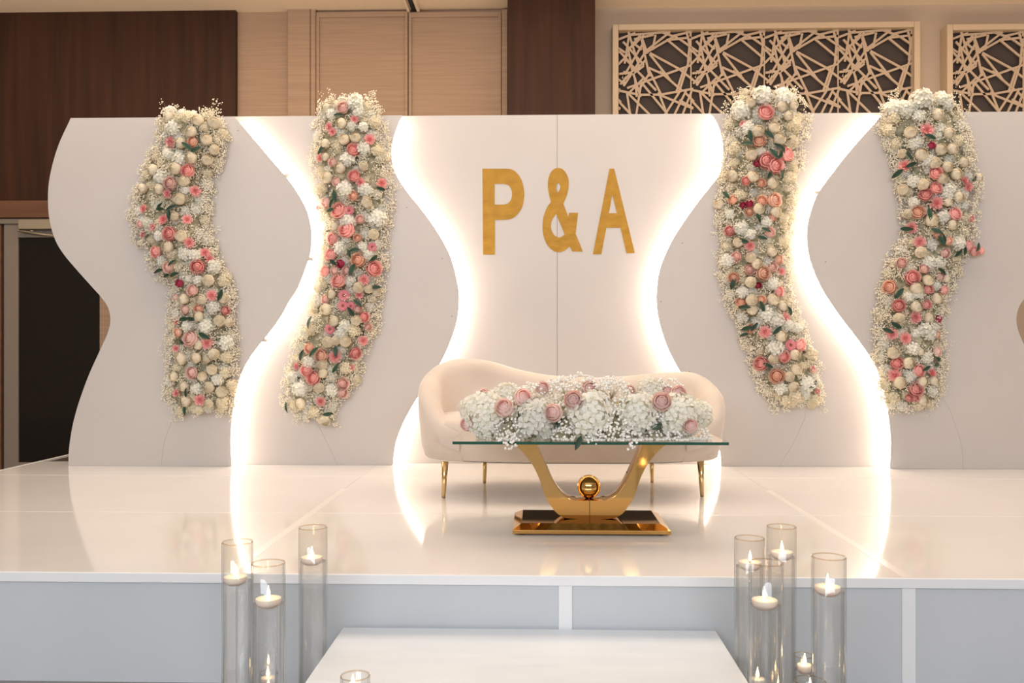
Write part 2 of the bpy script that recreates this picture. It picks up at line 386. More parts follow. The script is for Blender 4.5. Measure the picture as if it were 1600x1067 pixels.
# ================================================================== stage
FY = G(800, 898).y              # front edge of the deck
YS = [FY, G(835, 803).y, G(835, 745).y, 6.86]
XS = [-3.555, -1.117, 1.317, 3.75, 6.19]
st = empty('stage', (0, FY, 0)); tag(st, 'low white stage with glossy deck panels and pale grey front', 'stage')
dk = 6.335
for i in range(3):
    for j in range(4):
        y1 = min(YS[i+1], dk)
        box('deck_panel', (XS[j]+.001, YS[i]+.001, SZ-.02), (XS[j+1]-.001, y1-.001, SZ-.0008), 'deck', st)
box('back_deck', (XS[0], dk, SZ-.03), (XS[-1], 6.86, SZ-.012), 'dark_deck', st)
box('edge_trim', (XS[0]-.03, FY, SZ-.05), (XS[0], 6.88, SZ), 'trim_white', st)
box('edge_trim', (XS[0], 6.86, SZ-.05), (XS[-1], 6.88, SZ), 'trim_white', st)
for y in YS[1:3]: box('seam_tape', (XS[0], y-.006, SZ-.0008), (XS[-1], y+.006, SZ-.0002), 'tape', st)
for x in XS[1:-1]: box('seam_tape', (x-.018, FY+.01, SZ-.0008), (x+.018, YS[2]-.5, SZ), 'tape', st)
box('front_edging', (XS[0], FY-.012, SZ-.036), (XS[-1], FY, SZ), 'trim_white', st, .003)
fx = [XS[0]]
for a, b in zip(XS[:-1], XS[1:]): fx += [(a+b)/2, b]
for a, b in zip(fx[:-1], fx[1:]): box('fascia_panel', (a+.002, FY, .0), (b-.002, FY+.02, SZ-.02), 'fascia', st)
for x in fx[1:-1]: box('fascia_batten', (x-.024, FY-.006, .0), (x+.024, FY, SZ-.036), 'trim_white', st, .001)
box('core', (XS[0], FY+.02, 0), (XS[-1], 6.86, SZ-.031), 'black', st)
# step
sx0, sx1 = G(532, 986, .21).x, G(1119, 986, .21).x
stp = empty('step_box', ((sx0+sx1)/2, FY, 0)); tag(stp, 'scuffed white step box in front of the stage', 'step')
box('top_board', (sx0, FY-.545, .19), (sx1, FY-.013, .21), 'step', stp, .003)
box('side_board', (sx0+.004, FY-.525, 0), (sx0+.022, FY-.014, .19), 'step', stp); box('side_board', (sx1-.022, FY-.525, 0), (sx1-.004, FY-.014, .19), 'step', stp)
box('front_board', (sx0+.004, FY-.543, 0), (sx1-.004, FY-.525, .19), 'step', stp)

# ================================================================== backdrop panels
TH = .022
YO, YM, YC = 6.10, 6.20, 6.30  # front faces: outer, middle, centre
def W(pts, Y): return [(v.x, v.z) for v in (P(x, y, Y) for x, y in pts)]
L0 = [(110.4,185.2),(94,220),(83.6,251),(76.3,285.5),(75,317),(77.8,346),(86.2,374.7),(99.4,397),(117.7,419),(145.3,450),(157,463),(168.3,479.4),(172.5,499),(168.3,520),(157,545.5),(138.7,586),(123.3,628.4),(113.4,665),(107.8,701.5),(107,724)]
C1 = [(366.3,182),(397.2,218.5),(426,252.7),(444.5,273.6),(462.8,298.6),(477.3,324.8),(484.3,348.4),(486.3,372),(484.3,395.7),(478.6,414),(464.5,450),(451.2,471),(434.4,500.5),(410.5,531.4),(392.2,555.3),(378,580.6),(368.3,611.5),(362.7,645.3),(359.8,679),(359.8,704.3),(361.8,726)]
C2 = [(628,180.5),(618.9,201.5),(613,222.5),(611.8,243.5),(617.6,269.7),(634.6,297.3),(655.6,323.5),(674,348.4),(692.3,377.3),(705.5,406),(715.5,446),(717,471),(713.8,501.9),(703.9,532.8),(691.3,561),(671,594),(647.7,628.4),(629.4,662.2),(618.1,693),(613.9,725)]
C3 = [(1112.8,177.9),(1123.3,197.6),(1129,219.9),(1129.9,243.5),(1125.4,269.7),(1110.2,290.7),(1090.5,315.6),(1070.8,343.2),(1053.8,369.4),(1039.4,398.3),(1030.2,424.5),(1026.6,450),(1025.9,471),(1029.5,499),(1039.4,532.8),(1052,561),(1071,594),(1093,628.4),(1111.6,662),(1123.5,693),(1127,725)]
C4 = [(1382.2,175.2),(1361.2,198.9),(1337.6,225),(1308.7,260.5),(1279.9,299.9),(1269.4,324.8),(1262.8,348.4),(1261.5,372),(1264,395.7),(1270.7,419.3),(1284,449),(1297.5,471),(1317.2,499),(1341,530),(1359.4,556.7),(1373.4,583.4),(1383.3,614.4),(1388,642.5),(1391.7,673.4),(1392.6,701.5),(1391.1,726.5)]
R0 = [(1760.5 - x, y - 6 if y < 400 else y) for x, y in L0]
S1 = [(300,181),(285,240),(265,300),(258,340),(264,380),(288,425),(312,480),(316,540),(303,595),(280,635),(268,660),(257,690),(252,725)]
S2 = [(540,180),(545,250),(550,330),(555,400),(550,470),(530,540),(502,600),(494,650),(503,675),(515,700),(528,727)]
S3 = [(1195,178),(1190,250),(1182,330),(1180,400),(1190,470),(1215,540),(1243,595),(1259,640),(1250,670),(1235,700),(1218,727)]
S4 = [(1440,177),(1458,240),(1465,310),(1452,380),(1428,450),(1424,520),(1440,580),(1478,630),(1493,665),(1502,695),(1505,725)]
def edge(pts, Y, ztop):
    """resampled edge in world x,z running from the panel's top down to the deck"""
    q = catmull(W(pts, Y), 4); q[0] = (q[0][0], ztop); q[-1] = (q[-1][0], SZ)
    q = [p for p in q[:1]] + [p for p in q[1:-1] if SZ + .004 < p[1] < ztop - .004] + [q[-1]]
    return q
ZT = {'o1': P(240, 183.5, YO).z, 'o2': P(1500, 175, YO).z, 'm1': P(500, 181, YM).z, 'm2': P(1250, 177, YM).z, 'c': P(870, 179.3, YC).z}
def shift(e, d): return [(x + d, z) for x, z in e]
def wave_panel(lab, Y, zt, left, seam, right, grp):
    xs = [p[0] for p in left + right]
    p = empty('backdrop_panel', ((min(xs)+max(xs))/2, Y, SZ)); tag(p, lab, 'backdrop panel', grp)
    g = .0011
    slab('board', [left + shift(seam, -g)[::-1]], Y, Y + TH, [M['panel'], M['board_edge']], p)
    slab('board', [shift(seam, g) + right[::-1]], Y, Y + TH, [M['panel'], M['board_edge']], p)
    return p
def led(p, e, Y, side, lab, clips=()):
    mb = MB(); pts = [Vector((x + side * .004, Y + TH + .010, z)) - p.location for x, z in e]
    pts = [q for q in pts if q.z < e[0][1] - SZ - .004]
    mb.tube([q for q in pts], .0065, 8)
    o = build(mb, 'led_strip', M['led'], p, True); o['label'] = lab
    for py in clips:
        q = min(pts, key=lambda v: abs(v.z + SZ - P(800, py, Y).z)); mb = MB()
        mb.box((q.x - .012, q.y - .013, q.z - .012), (q.x + .014, q.y + .010, q.z + .012)); build(mb, 'led_clip', M['led_clip'], p, bevel=.002)
GB = 'wavy white boards of the backdrop'
e0, e1 = edge(L0, YO, ZT['o1']), edge(C1, YO, ZT['o1'])
p1 = wave_panel('wavy white backdrop panel at the far left, next to the glass door', YO, ZT['o1'], e0, edge(S1, YO, ZT['o1']), e1, GB)
led(p1, e1, YO, 1, 'glowing warm LED strip', (274, 402, 531))
e2 = edge(C2, YM, ZT['m1']); em = shift(edge(C1, YM, ZT['m1']), -.32)
p2 = wave_panel('wavy white backdrop panel left of the gold letters, behind the outer one', YM, ZT['m1'], em, edge(S2, YM, ZT['m1']), e2, GB)
led(p2, e2, YM, 1, 'glowing warm LED strip')
e3 = edge(C3, YM, ZT['m2']); em2 = shift(edge(C4, YM, ZT['m2']), .32)
p3 = wave_panel('wavy white backdrop panel right of the gold letters, behind the outer one', YM, ZT['m2'], e3, edge(S3, YM, ZT['m2']), em2, GB)
led(p3, e3, YM, -1, 'glowing warm LED strip')
e4, e5 = edge(C4, YO, ZT['o2']), edge(R0, YO, ZT['o2'])
p4 = wave_panel('wavy white backdrop panel at the far right, cut by the picture edge', YO, ZT['o2'], e4, edge(S4, YO, ZT['o2']), e5, GB)
led(p4, e4, YO, -1, 'glowing warm LED strip', (300,))
eL, eR = shift(edge(C2, YC, ZT['c']), -.30), shift(edge(C3, YC, ZT['c']), .30)
xs = PXX(870.5, YC); seam = [(xs, ZT['c']), (xs, SZ)]
p5 = wave_panel('central white backdrop panel with a vertical seam, behind the sofa', YC, ZT['c'], eL, seam, eR, GB)
for pan, Y, lst in ((p2, YM, [(635.5,324),(691,404),(706,494)]), (p3, YM, [(1066,380),(1033,471),(1077,580)]), (p4, YO, [(1290,409.5)]), (p1, YO, [(372,204)])):
    for x, y in lst:
        mb = MB(); c = P(x, y, Y) - pan.location; mb.lathe([(.0035, -.001), (.003, .0)], 8)
        mb.v = [(a + c.x, c.y + zz - .0002, b + c.z) for a, b, zz in mb.v]; build(mb, 'screw_hole', M['screw'], pan)

# gold letters
def LT(pts): return W([(700 + x / 4.706, 230 + y / 4.706) for x, y in pts], YC - .002)
def letter(name, loops, lab):
    o = slab(name, [LT(l) for l in loops], YC - .0022, YC - .0002, [M['foil']])
    c = sum((v.co for v in o.data.vertices), Vector()) / len(o.data.vertices); c.y = YC
    o.data.transform(Matrix.Translation(-c)); o.location = c
    tag(o, lab, 'letter', 'gold foil monogram on the backdrop')
arc = catmull([(430,158),(470,164),(505,188),(540,240),(558,310),(560,370),(545,440),(505,500),(465,526),(430,533)], 4)
arc2 = catmull([(415,270),(445,280),(465,310),(471,345),(463,385),(440,412),(410,422)], 4)
letter('gold_letter', [[(253,158)] + arc + [(345,535),(345,790),(258,790)], [(343,270)] + arc2 + [(343,422)]], 'gold foil capital letter P left of the ampersand')
amp = catmull([(848,415),(878,340),(888,270),(880,215),(850,168),(810,152),(770,168),(742,215),(734,280),(742,345),(757,402)], 4) + catmull([(757,402),(730,440),(705,500),(695,570),(700,640),(725,710),(770,758),(815,772),(860,758),(893,730)], 4) + [(915,766),(992,768),(938,635),(957,482),(890,482),(885,512)]
h1 = catmull([(812,262),(826,285),(820,315),(805,330),(796,305),(799,275),(812,262)], 3)[:-1]
h2 = [(795,490),(858,640)] + catmull([(858,640),(835,658),(810,662),(778,642),(757,595),(763,540),(795,490)], 3)[1:-1]
letter('gold_ampersand', [amp, h1, h2], 'gold foil ampersand between the P and the A')
letter('gold_letter', [[(1187,158),(1222,158),(1374,778),(1312,780),(1268,592),(1165,592),(1127,787),(1065,787)], [(1208,350),(1243,485),(1183,485)]], 'gold foil capital letter A right of the ampersand')

# ================================================================== flower meshes (unit size, facing +Z)
def petal(mb, r, az, wd, th0, th1, lip, lay, nu=4, nv=3, spiral=.06, dz=0):
    vs = []; ly = []
    for j in range(nv + 1):
        v = j / nv; th = th0 + (th1 - th0) * v
        for i in range(nu + 1):
            u = -1 + 2 * i / nu
            rr = r * (1 + spiral * u + (lip * v * v * (1 - .4 * u * u)))
            wv = wd * (1 if v < .75 else 1 - .18 * (abs(u)))
            a = az + u * wv; t = th + .10 * u * u * v
            vs.append((rr * math.sin(t) * math.cos(a), rr * math.sin(t) * math.sin(a), rr * math.cos(t) + dz))
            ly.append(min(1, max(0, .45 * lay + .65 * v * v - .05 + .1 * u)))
    fs = [(j*(nu+1)+i, j*(nu+1)+i+1, (j+1)*(nu+1)+i+1, (j+1)*(nu+1)+i) for j in range(nv) for i in range(nu)]
    mb.add(vs, fs, ly)
def rose_mesh(name, m, open_=1.0, seed=0):
    rd = random.Random(seed); mb = MB(); ztip = (.92, .88, .82, .76, .68) if open_ < .7 else (.74, .70, .63, .53, .38)
    for k, (r, n, th) in enumerate(((.24, 3, 14), (.40, 3, 26), (.58, 4, 40), (.76, 5, 56), (.93, 5, 74))):
        off = rd.random() * 6
        for q in range(n):
            petal(mb, r * rd.uniform(.96, 1.04), off + q * 2 * math.pi / n, math.pi / n * 1.35, R(140), R(th * open_), .03 if open_ < .7 else .10 + .10 * k / 4 * open_, k / 4, spiral=.035 if open_ < .7 else .06, dz=ztip[k] - r * math.cos(R(th * open_)))
    mb.lathe([(.05, -.75), (.45, -.55), (.7, -.1), (.5, .25), (.2, .5), (.1, .62)], 10)
    return mb.mesh(name, m)
def dahlia_mesh(name, m, seed=0):
    rd = random.Random(seed); mb = MB()
    for k, (n, el, ln) in enumerate(((6, 72, .45), (9, 52, .65), (12, 32, .85), (13, 12, 1.0))):
        for q in range(n):
            a = q * 2 * math.pi / n + k * .4 + rd.uniform(-.15, .15); e = R(el + rd.uniform(-10, 10)); L = ln * rd.uniform(.9, 1.08)
            d = Vector((math.cos(a)*math.cos(e), math.sin(a)*math.cos(e), math.sin(e))); sd = Vector((-math.sin(a), math.cos(a), 0)); up = d.cross(sd) * -1
            b = Vector((0, 0, -.15)); wd = .19
            vs = [b, b + d*L*.55 - sd*wd + up*.07, b + d*L*.5 - up*.03, b + d*L*.55 + sd*wd + up*.07, b + d*L*.92 - sd*wd*.7 + up*.02, b + d*L*.95 + sd*wd*.7 + up*.02, b + d*L + up*.05]
            mb.add(vs, [(0,1,2),(0,2,3),(1,4,6,2),(3,2,6,5)], [k/4, k/4+.1, k/4, k/4+.1, k/4+.25, k/4+.25, k/4+.25])
    mb.lathe([(.1, -.5), (.4, -.3), (.35, 0), (.1, .15)], 8)
    return mb.mesh(name, m)
def gerbera_mesh(name, m):
    mb = MB(); rd = random.Random(3)
    for k, (n, el, ln) in enumerate(((12, 26, .82), (15, 8, 1.0))):
        for q in range(n):
            a = q*2*math.pi/n + k*.2; e = R(el); sd = Vector((-math.sin(a), math.cos(a), 0)); d = Vector((math.cos(a)*math.cos(e), math.sin(a)*math.cos(e), math.sin(e)))
            mb.add([d*.15 - sd*.05, d*.15 + sd*.05, d*ln*.75 + sd*.17, d*ln, d*ln*.75 - sd*.17], [(0,1,2,3,4)], [.7, .7, .9, 1, .9])
    mb.lathe([(.3, 0), (.28, .1), (.16, .17), (.02, .17)], 12); n = 48
    for i in range(len(mb.a) - 48, len(mb.a)): mb.a[i] = 0.0
    mb.lathe([(.05, -.5), (.2, -.25), (.3, 0)], 8)
    return mb.mesh(name, m)
def hyd_mesh(name, m, n=34, fs=.34, seed=0, zmin=-.15):
    rd = random.Random(seed); mb = MB(); k = 0; tries = 0
    while k < n and tries < 5000:
        tries += 1; z = 1 - (k + .5) / n * (1 - zmin); a = k * 2.39996 + rd.uniform(-.25, .25); k += 1
        s = math.sqrt(max(0, 1 - z*z)); nrm = Vector((s*math.cos(a), s*math.sin(a), z)); nrm = (nrm + Vector((rd.uniform(-.3,.3), rd.uniform(-.3,.3), rd.uniform(-.3,.3)))).normalized()
        c = Vector((s*math.cos(a), s*math.sin(a), z)) * rd.uniform(.78, .98); u = nrm.orthogonal().normalized(); v = nrm.cross(u); r0 = rd.random() * 6; sz = fs * rd.uniform(.85, 1.15)
        for q in range(4):
            b = r0 + q*math.pi/2; d = u*math.cos(b) + v*math.sin(b); t = u*-math.sin(b) + v*math.cos(b); l = nrm * sz
            mb.add([c, c + d*sz*.55 - t*sz*.42 + l*.18, c + d*sz*.6 + l*.10, c + d*sz*.55 + t*sz*.42 + l*.18, c + d*sz*1.0 - t*sz*.28 + l*rd.uniform(0,.3), c + d*sz*1.0 + t*sz*.28 + l*rd.uniform(0,.3)],
                   [(0,1,2),(0,2,3),(1,4,2),(2,4,5),(2,5,3)], [.15, .9, .8, .9, 1, 1])
    pr = [(.1, -.35), (.6, -.25), (.74, .05), (.66, .4), (.42, .65), (.06, .78)]
    i0 = len(mb.a); mb.lathe(pr, 12)
    for i in range(i0, len(mb.a)): mb.a[i] = .35
    return mb.mesh(name, m)
def leaf_mesh(name, m):
    mb = MB(); vs = []; n = 6
    for i in range(n + 1):
        t = i / n; wd = .42 * math.sin(math.pi * min(1, t * .97 + .03)) ** .8 * (1 - .25 * t); z = .25 * math.sin(t * 2.6) ; x = t * 2 - .6
        vs += [(x, -wd, z + .12), (x, 0, z), (x, wd, z + .12)]
    fs = []
    for i in range(n):
        for k in (0, 1): fs.append((i*3+k, (i+1)*3+k, (i+1)*3+k+1, i*3+k+1))
    mb.add(vs, fs, [((i % 3) != 1) * .8 for i in range(len(vs))])
    me = mb.mesh(name, m); return me
FM = {}
for kind, mm, nm in (('w', 'f_cream', 'cream_rose'), ('o', 'f_peach', 'peach_rose'), ('p', 'f_pale', 'pale_pink_rose'), ('P', 'f_pink', 'pink_rose'), ('m', 'f_mag', 'magenta_rose'), ('t', 'f_table_rose', 'soft_pink_rose')):
    FM[kind] = [(nm, rose_mesh(nm, M[mm], (.62 if kind == 'w' else 1.0 if kind != 't' else .8), s)) for s in range(3)]
FM['d'] = [('coral_dahlia', dahlia_mesh('coral_dahlia', M['f_coral'], s)) for s in range(3)]
FM['g'] = [('pink_gerbera', gerbera_mesh('pink_gerbera', M['f_gerb']))]
FM['c'] = [('white_hydrangea', hyd_mesh('white_hydrangea', M['f_white'], 22, .42, s)) for s in range(3)]
FM['i'] = [('ivory_hydrangea', hyd_mesh('ivory_hydrangea', M['f_ivory'], 26, .36, s + 9)) for s in range(2)]
FM['l'] = [('leaf', leaf_mesh('leaf', M['f_leaf']))]
HY = [hyd_mesh('hydrangea_head', M['f_white'], 95, .25, s + 20, -.75) for s in range(3)]

def facing(nrm, roll):
    q = Vector(nrm).to_track_quat('Z', 'Y').to_matrix().to_4x4()
    return q @ Matrix.Rotation(roll, 4, 'Z')
def put(kind, pos, size, nrm, parent, roll=None, mesh=None, name=None):
    nm, me = random.choice(FM[kind]) if mesh is None else (name, mesh)
    o = link(nm, me, parent)
    o.matrix_local = Matrix.Translation(Vector(pos) - parent.location) @ facing(nrm, random.uniform(0, 6.28) if roll is None else roll) @ Matrix.Scale(size, 4)
    return o
# a small ball for the gypsophila dots
ICO_V = [(0,0,1),(.894,0,.447),(.276,.851,.447),(-.724,.526,.447),(-.724,-.526,.447),(.276,-.851,.447),(.724,.526,-.447),(-.276,.851,-.447),(-.894,0,-.447),(-.276,-.851,-.447),(.724,-.526,-.447),(0,0,-1)]
ICO_F = [(0,1,2),(0,2,3),(0,3,4),(0,4,5),(0,5,1),(1,6,2),(2,7,3),(3,8,4),(4,9,5),(5,10,1),(6,7,2),(7,8,3),(8,9,4),(9,10,5),(10,6,1),(11,7,6),(11,8,7),(11,9,8),(11,10,9),(11,6,10)]
OCT_V = [(1,0,0),(-1,0,0),(0,1,0),(0,-1,0),(0,0,1),(0,0,-1)]
OCT_F = [(0,2,4),(2,1,4),(1,3,4),(3,0,4),(2,0,5),(1,2,5),(3,1,5),(0,3,5)]
def dot(mb, c, r, low=False):
    V, F = (OCT_V, OCT_F) if low else (ICO_V, ICO_F)
    mb.add([(c[0]+x*r, c[1]+y*r, c[2]+z*r) for x, y, z in V], F, .5, 0)
def spray(mb, root, d, ln, n, spread, r):
    """one gypsophila spray: a thin forked stem ending in dots"""
    d = Vector(d).normalized(); u = d.orthogonal().normalized(); v = d.cross(u)
    for k in range(n):
        a = random.uniform(0, 6.28); s = spread * math.sqrt(random.random()); e = root + d * ln * random.uniform(.55, 1.0) + (u*math.cos(a) + v*math.sin(a)) * s
        if k % 3 == 0:
            p0, p1 = root, e; w_ = .0009; side = (p1 - p0).cross(Vector((0, 1, .1))); side = side.normalized() * w_ if side.length > 1e-6 else Vector((w_, 0, 0))
            mb.add([p0 - side, p0 + side, p1], [(0, 1, 2)], .5, 1)
        dot(mb, e, r * random.uniform(.75, 1.2), True)

# ================================================================== garlands
def rows_at(rows, y):
    for (ya, a0, a1), (yb, b0, b1) in zip(rows[:-1], rows[1:]):
        if ya <= y <= yb:
            t = (y - ya) / (yb - ya); return a0 + (b0-a0)*t, a1 + (b1-a1)*t
    return (rows[0][1:] if y < rows[0][0] else rows[-1][1:])
DEP = .125
def garland(lab, Y, rows, crops, ns):
    cx = sum((a+b)/2 for _, a, b in rows) / len(rows); base = P(cx, rows[-1][0], Y)
    g = empty('flower_garland', (base.x, Y, base.z)); tag(g, lab, 'garland', 'flower garlands hanging on the backdrop')
    # moss core: half-round body along the outline
    mb = MB(); vs = []; n = 9; m_ = len(rows)
    ymid = (rows[0][0] + rows[-1][0]) / 2
    for ri, (y, a, b) in enumerate(rows):
        yy = y + (10 if ri == 0 else -10 if ri == m_-1 else 0); c = (a+b)/2; h = (b-a)/2*.80
        for k in range(n):
            t = math.pi * k / (n-1); q = P(c - h*math.cos(t), yy, Y); vs.append((q.x - g.location.x, -.002 - math.sin(t)*.085, q.z - g.location.z))
    fs = [(i*n+k, i*n+k+1, (i+1)*n+k+1, (i+1)*n+k) for i in range(m_-1) for k in range(n-1)]
    fs += [(i*n, (i+1)*n, (i+1)*n+n-1, i*n+n-1) for i in range(m_-1)] + [tuple(range(n)), tuple(range((m_-1)*n, m_*n))]
    mb.add(vs, fs); build(mb, 'moss_core', M['moss'], g, True)
    def surf(x, y, extra=0):
        a, b = rows_at(rows, y); c = (a+b)/2; h = max((b-a)/2, 4); u = max(-1.15, min(1.15, (x-c)/h))
        dep = DEP * math.sqrt(max(.17, 1 - .85*u*u)) + extra
        vy = max(0, (rows[0][0] + 22 - y) / 22) - max(0, (y - rows[-1][0] + 22) / 22)
        nrm = Vector((math.sin(u*.8), -1, .45*vy + .08)).normalized()
        return P(x, y, Y - dep), nrm
    for (ox, oy, sc), txt in crops:
        for it in txt.split():
            kd = it[0]; v = it[1:].split(','); x, y = ox + float(v[0])/sc, oy + float(v[1])/sc
            rad = (float(v[2]) if len(v) > 2 else 40) / sc * 6.0 / FP
            if kd == 'l':
                pos, nr = surf(x, y, .022); put('l', pos, .042 * random.uniform(.8, 1.15), nr + Vector((random.uniform(-.3,.3), 0, random.uniform(-.3,.3))), g)
            else:
                ex = {'c': -.012, 'i': -.02}.get(kd, .004)
                pos, nr = surf(x, y, ex); nr = (nr + Vector((random.uniform(-.22,.22), 0, random.uniform(-.2,.25)))).normalized()
                put(kd, pos, rad * (1.12 if kd in 'ci' else 1.06), nr, g)
    y0, y1 = rows[0][0], rows[-1][0]; fy = y0 + 6; row = 0
    while fy < y1 - 4:           # low filler blooms between the big heads
        a, b = rows_at(rows, fy); nf = 4
        for k in range(nf):
            x = a + (b-a) * (k + .5 + random.uniform(-.3, .3)) / nf
            pos, nr = surf(x, fy + random.uniform(-7, 7), -.05); put(random.choice('ciic'), pos, random.uniform(.034, .046), nr, g)
        fy += 18
    # gypsophila
    mb = MB()
    for k in range(ns):
        y = random.uniform(y0 - 2, y1); a, b = rows_at(rows, y); u = random.uniform(-.98, .98)
        if random.random() < .35: u = random.choice((-1, 1)) * random.uniform(.72, .99)
        x = (a+b)/2 + u*(b-a)/2; pos, nr = surf(x, y, -.045); pos = pos - g.location
        ln = random.uniform(.035, .062); d = nr + Vector((u*.5 + random.uniform(-.3,.3), 0, random.uniform(-.3,.3)))
        spray(mb, pos, d, ln, random.randint(9, 15), .030, .0050)
    for k in range(18):          # loose sprigs past the outline
        y = random.choice((random.uniform(y0, y1), y0 + random.uniform(-3, 8), y1 - random.uniform(0, 8))); a, b = rows_at(rows, y); s = random.choice((-1, 1))
        x = (a+b)/2 + s*(b-a)/2*.9; pos, nr = surf(x, y, -.05); pos = pos - g.location
        vz = .9 if y < y0 + 12 else -.7 if y > y1 - 12 else random.uniform(-.3, .5)
        spray(mb, pos, Vector((s*random.uniform(.6, 1), -.35, vz)), random.uniform(.07, .12), random.randint(6, 10), .022, .0042)
    o = link('babys_breath', mb.mesh('babys_breath', [M['breath'], M['stem']]), g); o['kind'] = 'stuff'; o['label'] = "cream baby's breath"
    return g
K = 6.278
garland('S-shaped garland of cream and pink flowers, leftmost of the four', YO,
 [(176,262,330),(190,252,346),(223,247,355),(250,235,347),(272,222,337),(300,212,331),(321,208,330),(345,208,328),(370,215,332),(395,222,338),(418,237,350),(440,262,360),(467,270,364),(516,267,365),(565,263,369),(613,260,370),(638,270,363),(648,285,350)],
 [((200,160,K), 'w405,145,50 i500,165,45 w685,175,60 w840,200,65 w620,290,58 w770,365,58 w515,400,58 i920,315,58 w845,465,52 w620,545,58 w775,565,58 w465,650,62 w250,665,60 w550,770,60 w305,850,58 w145,845,50 w500,945,62 i285,545,45 o635,390,50 P590,675,65 p415,795,62 d415,390,65 d660,870,60 d385,895,52 c450,260,70 c510,560,60 c330,740,70 c560,860,42 i590,150,60 i750,250,50 c400,510,50 i190,720,50 l600,450 l650,470 l305,1035 l410,1045'),
  ((200,320,K), 'd150,40,50 l305,40 l405,75 w450,110,50 d345,145,60 d580,145,55 d240,220,42 p120,190,36 P410,285,65 w520,310,60 d600,370,58 w390,410,58 P275,460,55 d145,285,45 c560,480,60 c660,500,60 d755,470,55 d800,530,48 P685,610,68 c840,610,65 p395,615,50 l450,560 l320,650 l395,695 l445,695 c330,545,45 c310,310,45 w790,740,60 c690,740,45 c600,730,40 m507,770,38 p635,840,55 w720,930,55 w550,925,55 d820,890,60 l905,865 w930,920,50 p470,910,36 o695,1020,45 p560,1030,45 c840,1010,60 P955,1040,45 i940,750,60 c200,180,50'),
  ((200,480,K), 'w690,90,55 w895,130,58 w985,150,45 l570,110 l610,110 c590,190,50 c770,195,70 d475,140,36 o490,250,45 p620,310,75 w690,370,50 d775,350,65 l730,270 l525,330 d470,405,42 w525,505,62 w665,500,56 w840,460,58 w770,515,38 c960,350,70 i960,490,60 p630,645,58 w820,615,55 w730,680,50 w450,680,50 w550,780,52 w795,785,58 c680,800,55 w915,830,60 d475,840,50 l575,860 d705,910,60 w565,920,60 w790,945,50 l560,990 i520,1010,45 c880,710,55 i950,640,55 i930,930,62 i1010,760,50 i700,1000,45')], 950)
garland('slanting garland of white and bright pink flowers left of the letter P', YM,
 [(156,520,570),(168,503,590),(190,497,600),(220,492,603),(250,490,607),(280,492,611),(310,496,611),(330,502,610),(350,510,605),(380,508,600),(410,502,600),(440,496,598),(470,490,592),(500,478,590),(530,468,582),(560,455,572),(590,452,555),(615,446,546),(635,446,525),(655,485,515)],
 [((450,140,K), 'c660,130,75 w375,180,50 w470,145,42 p540,180,58 c430,240,50 l515,250 c690,220,58 d650,290,45 w525,330,56 d400,365,48 d435,415,45 c630,365,48 c740,370,48 w550,490,55 w660,470,55 d800,490,60 w365,530,50 P640,595,60 c740,590,65 l325,610 d310,670,45 w370,660,42 p440,715,42 w515,770,56 w740,750,50 c590,690,65 P650,850,58 d710,910,50 w385,865,58 p475,905,42 c560,980,75 c760,990,65 d920,920,60 l890,970 o640,1045,48 w770,1065,42 i840,330,60 i870,600,55 i340,980,60 i330,800,50'),
  ((450,300,K), 'w770,105,56 p370,105,50 l465,65 l430,125 l410,185 d295,155,32 P500,185,75 g600,185,55 p705,270,42 c590,290,70 c870,260,80 w455,340,50 P580,375,82 w840,415,56 P440,460,60 o683,455,40 c570,470,42 c520,550,65 c730,540,50 l630,580 l600,590 c780,620,55 g825,540,50 P420,620,60 m518,705,40 o690,670,68 l850,640 l640,740 l460,700 P840,755,75 P365,780,50 p455,775,42 p575,780,48 P500,870,72 d745,860,60 c610,870,55 w690,940,60 w300,945,48 w425,1000,48 w870,980,48 w790,950,48 g550,1015,62 d700,1005,42 p365,1055,42 l840,940 i370,560,50 i350,900,50'),
  ((430,460,5.083), 'd665,5,35 l640,60 g538,90,45 g600,95,40 p655,115,36 w405,118,50 P705,180,40 w462,212,48 w642,205,46 l610,150 g435,275,46 p735,260,32 c550,250,45 c520,310,50 w420,380,50 w482,365,40 w555,372,48 i620,290,55 d700,365,45 l325,445 l480,435 o368,490,55 d475,495,55 P635,465,48 w375,555,45 c270,540,50 d170,570,36 P252,600,50 P308,665,55 w375,625,45 l210,500 l285,205 l470,600 d605,580,30 c205,750,58 w350,740,45 p533,710,48 p535,780,42 c150,660,48 d360,850,45 w200,870,50 i310,930,45 w390,1000,45 l95,880 l400,950 i290,280,50 o270,430,40 i560,580,50 c450,760,50 i640,680,40')], 880)
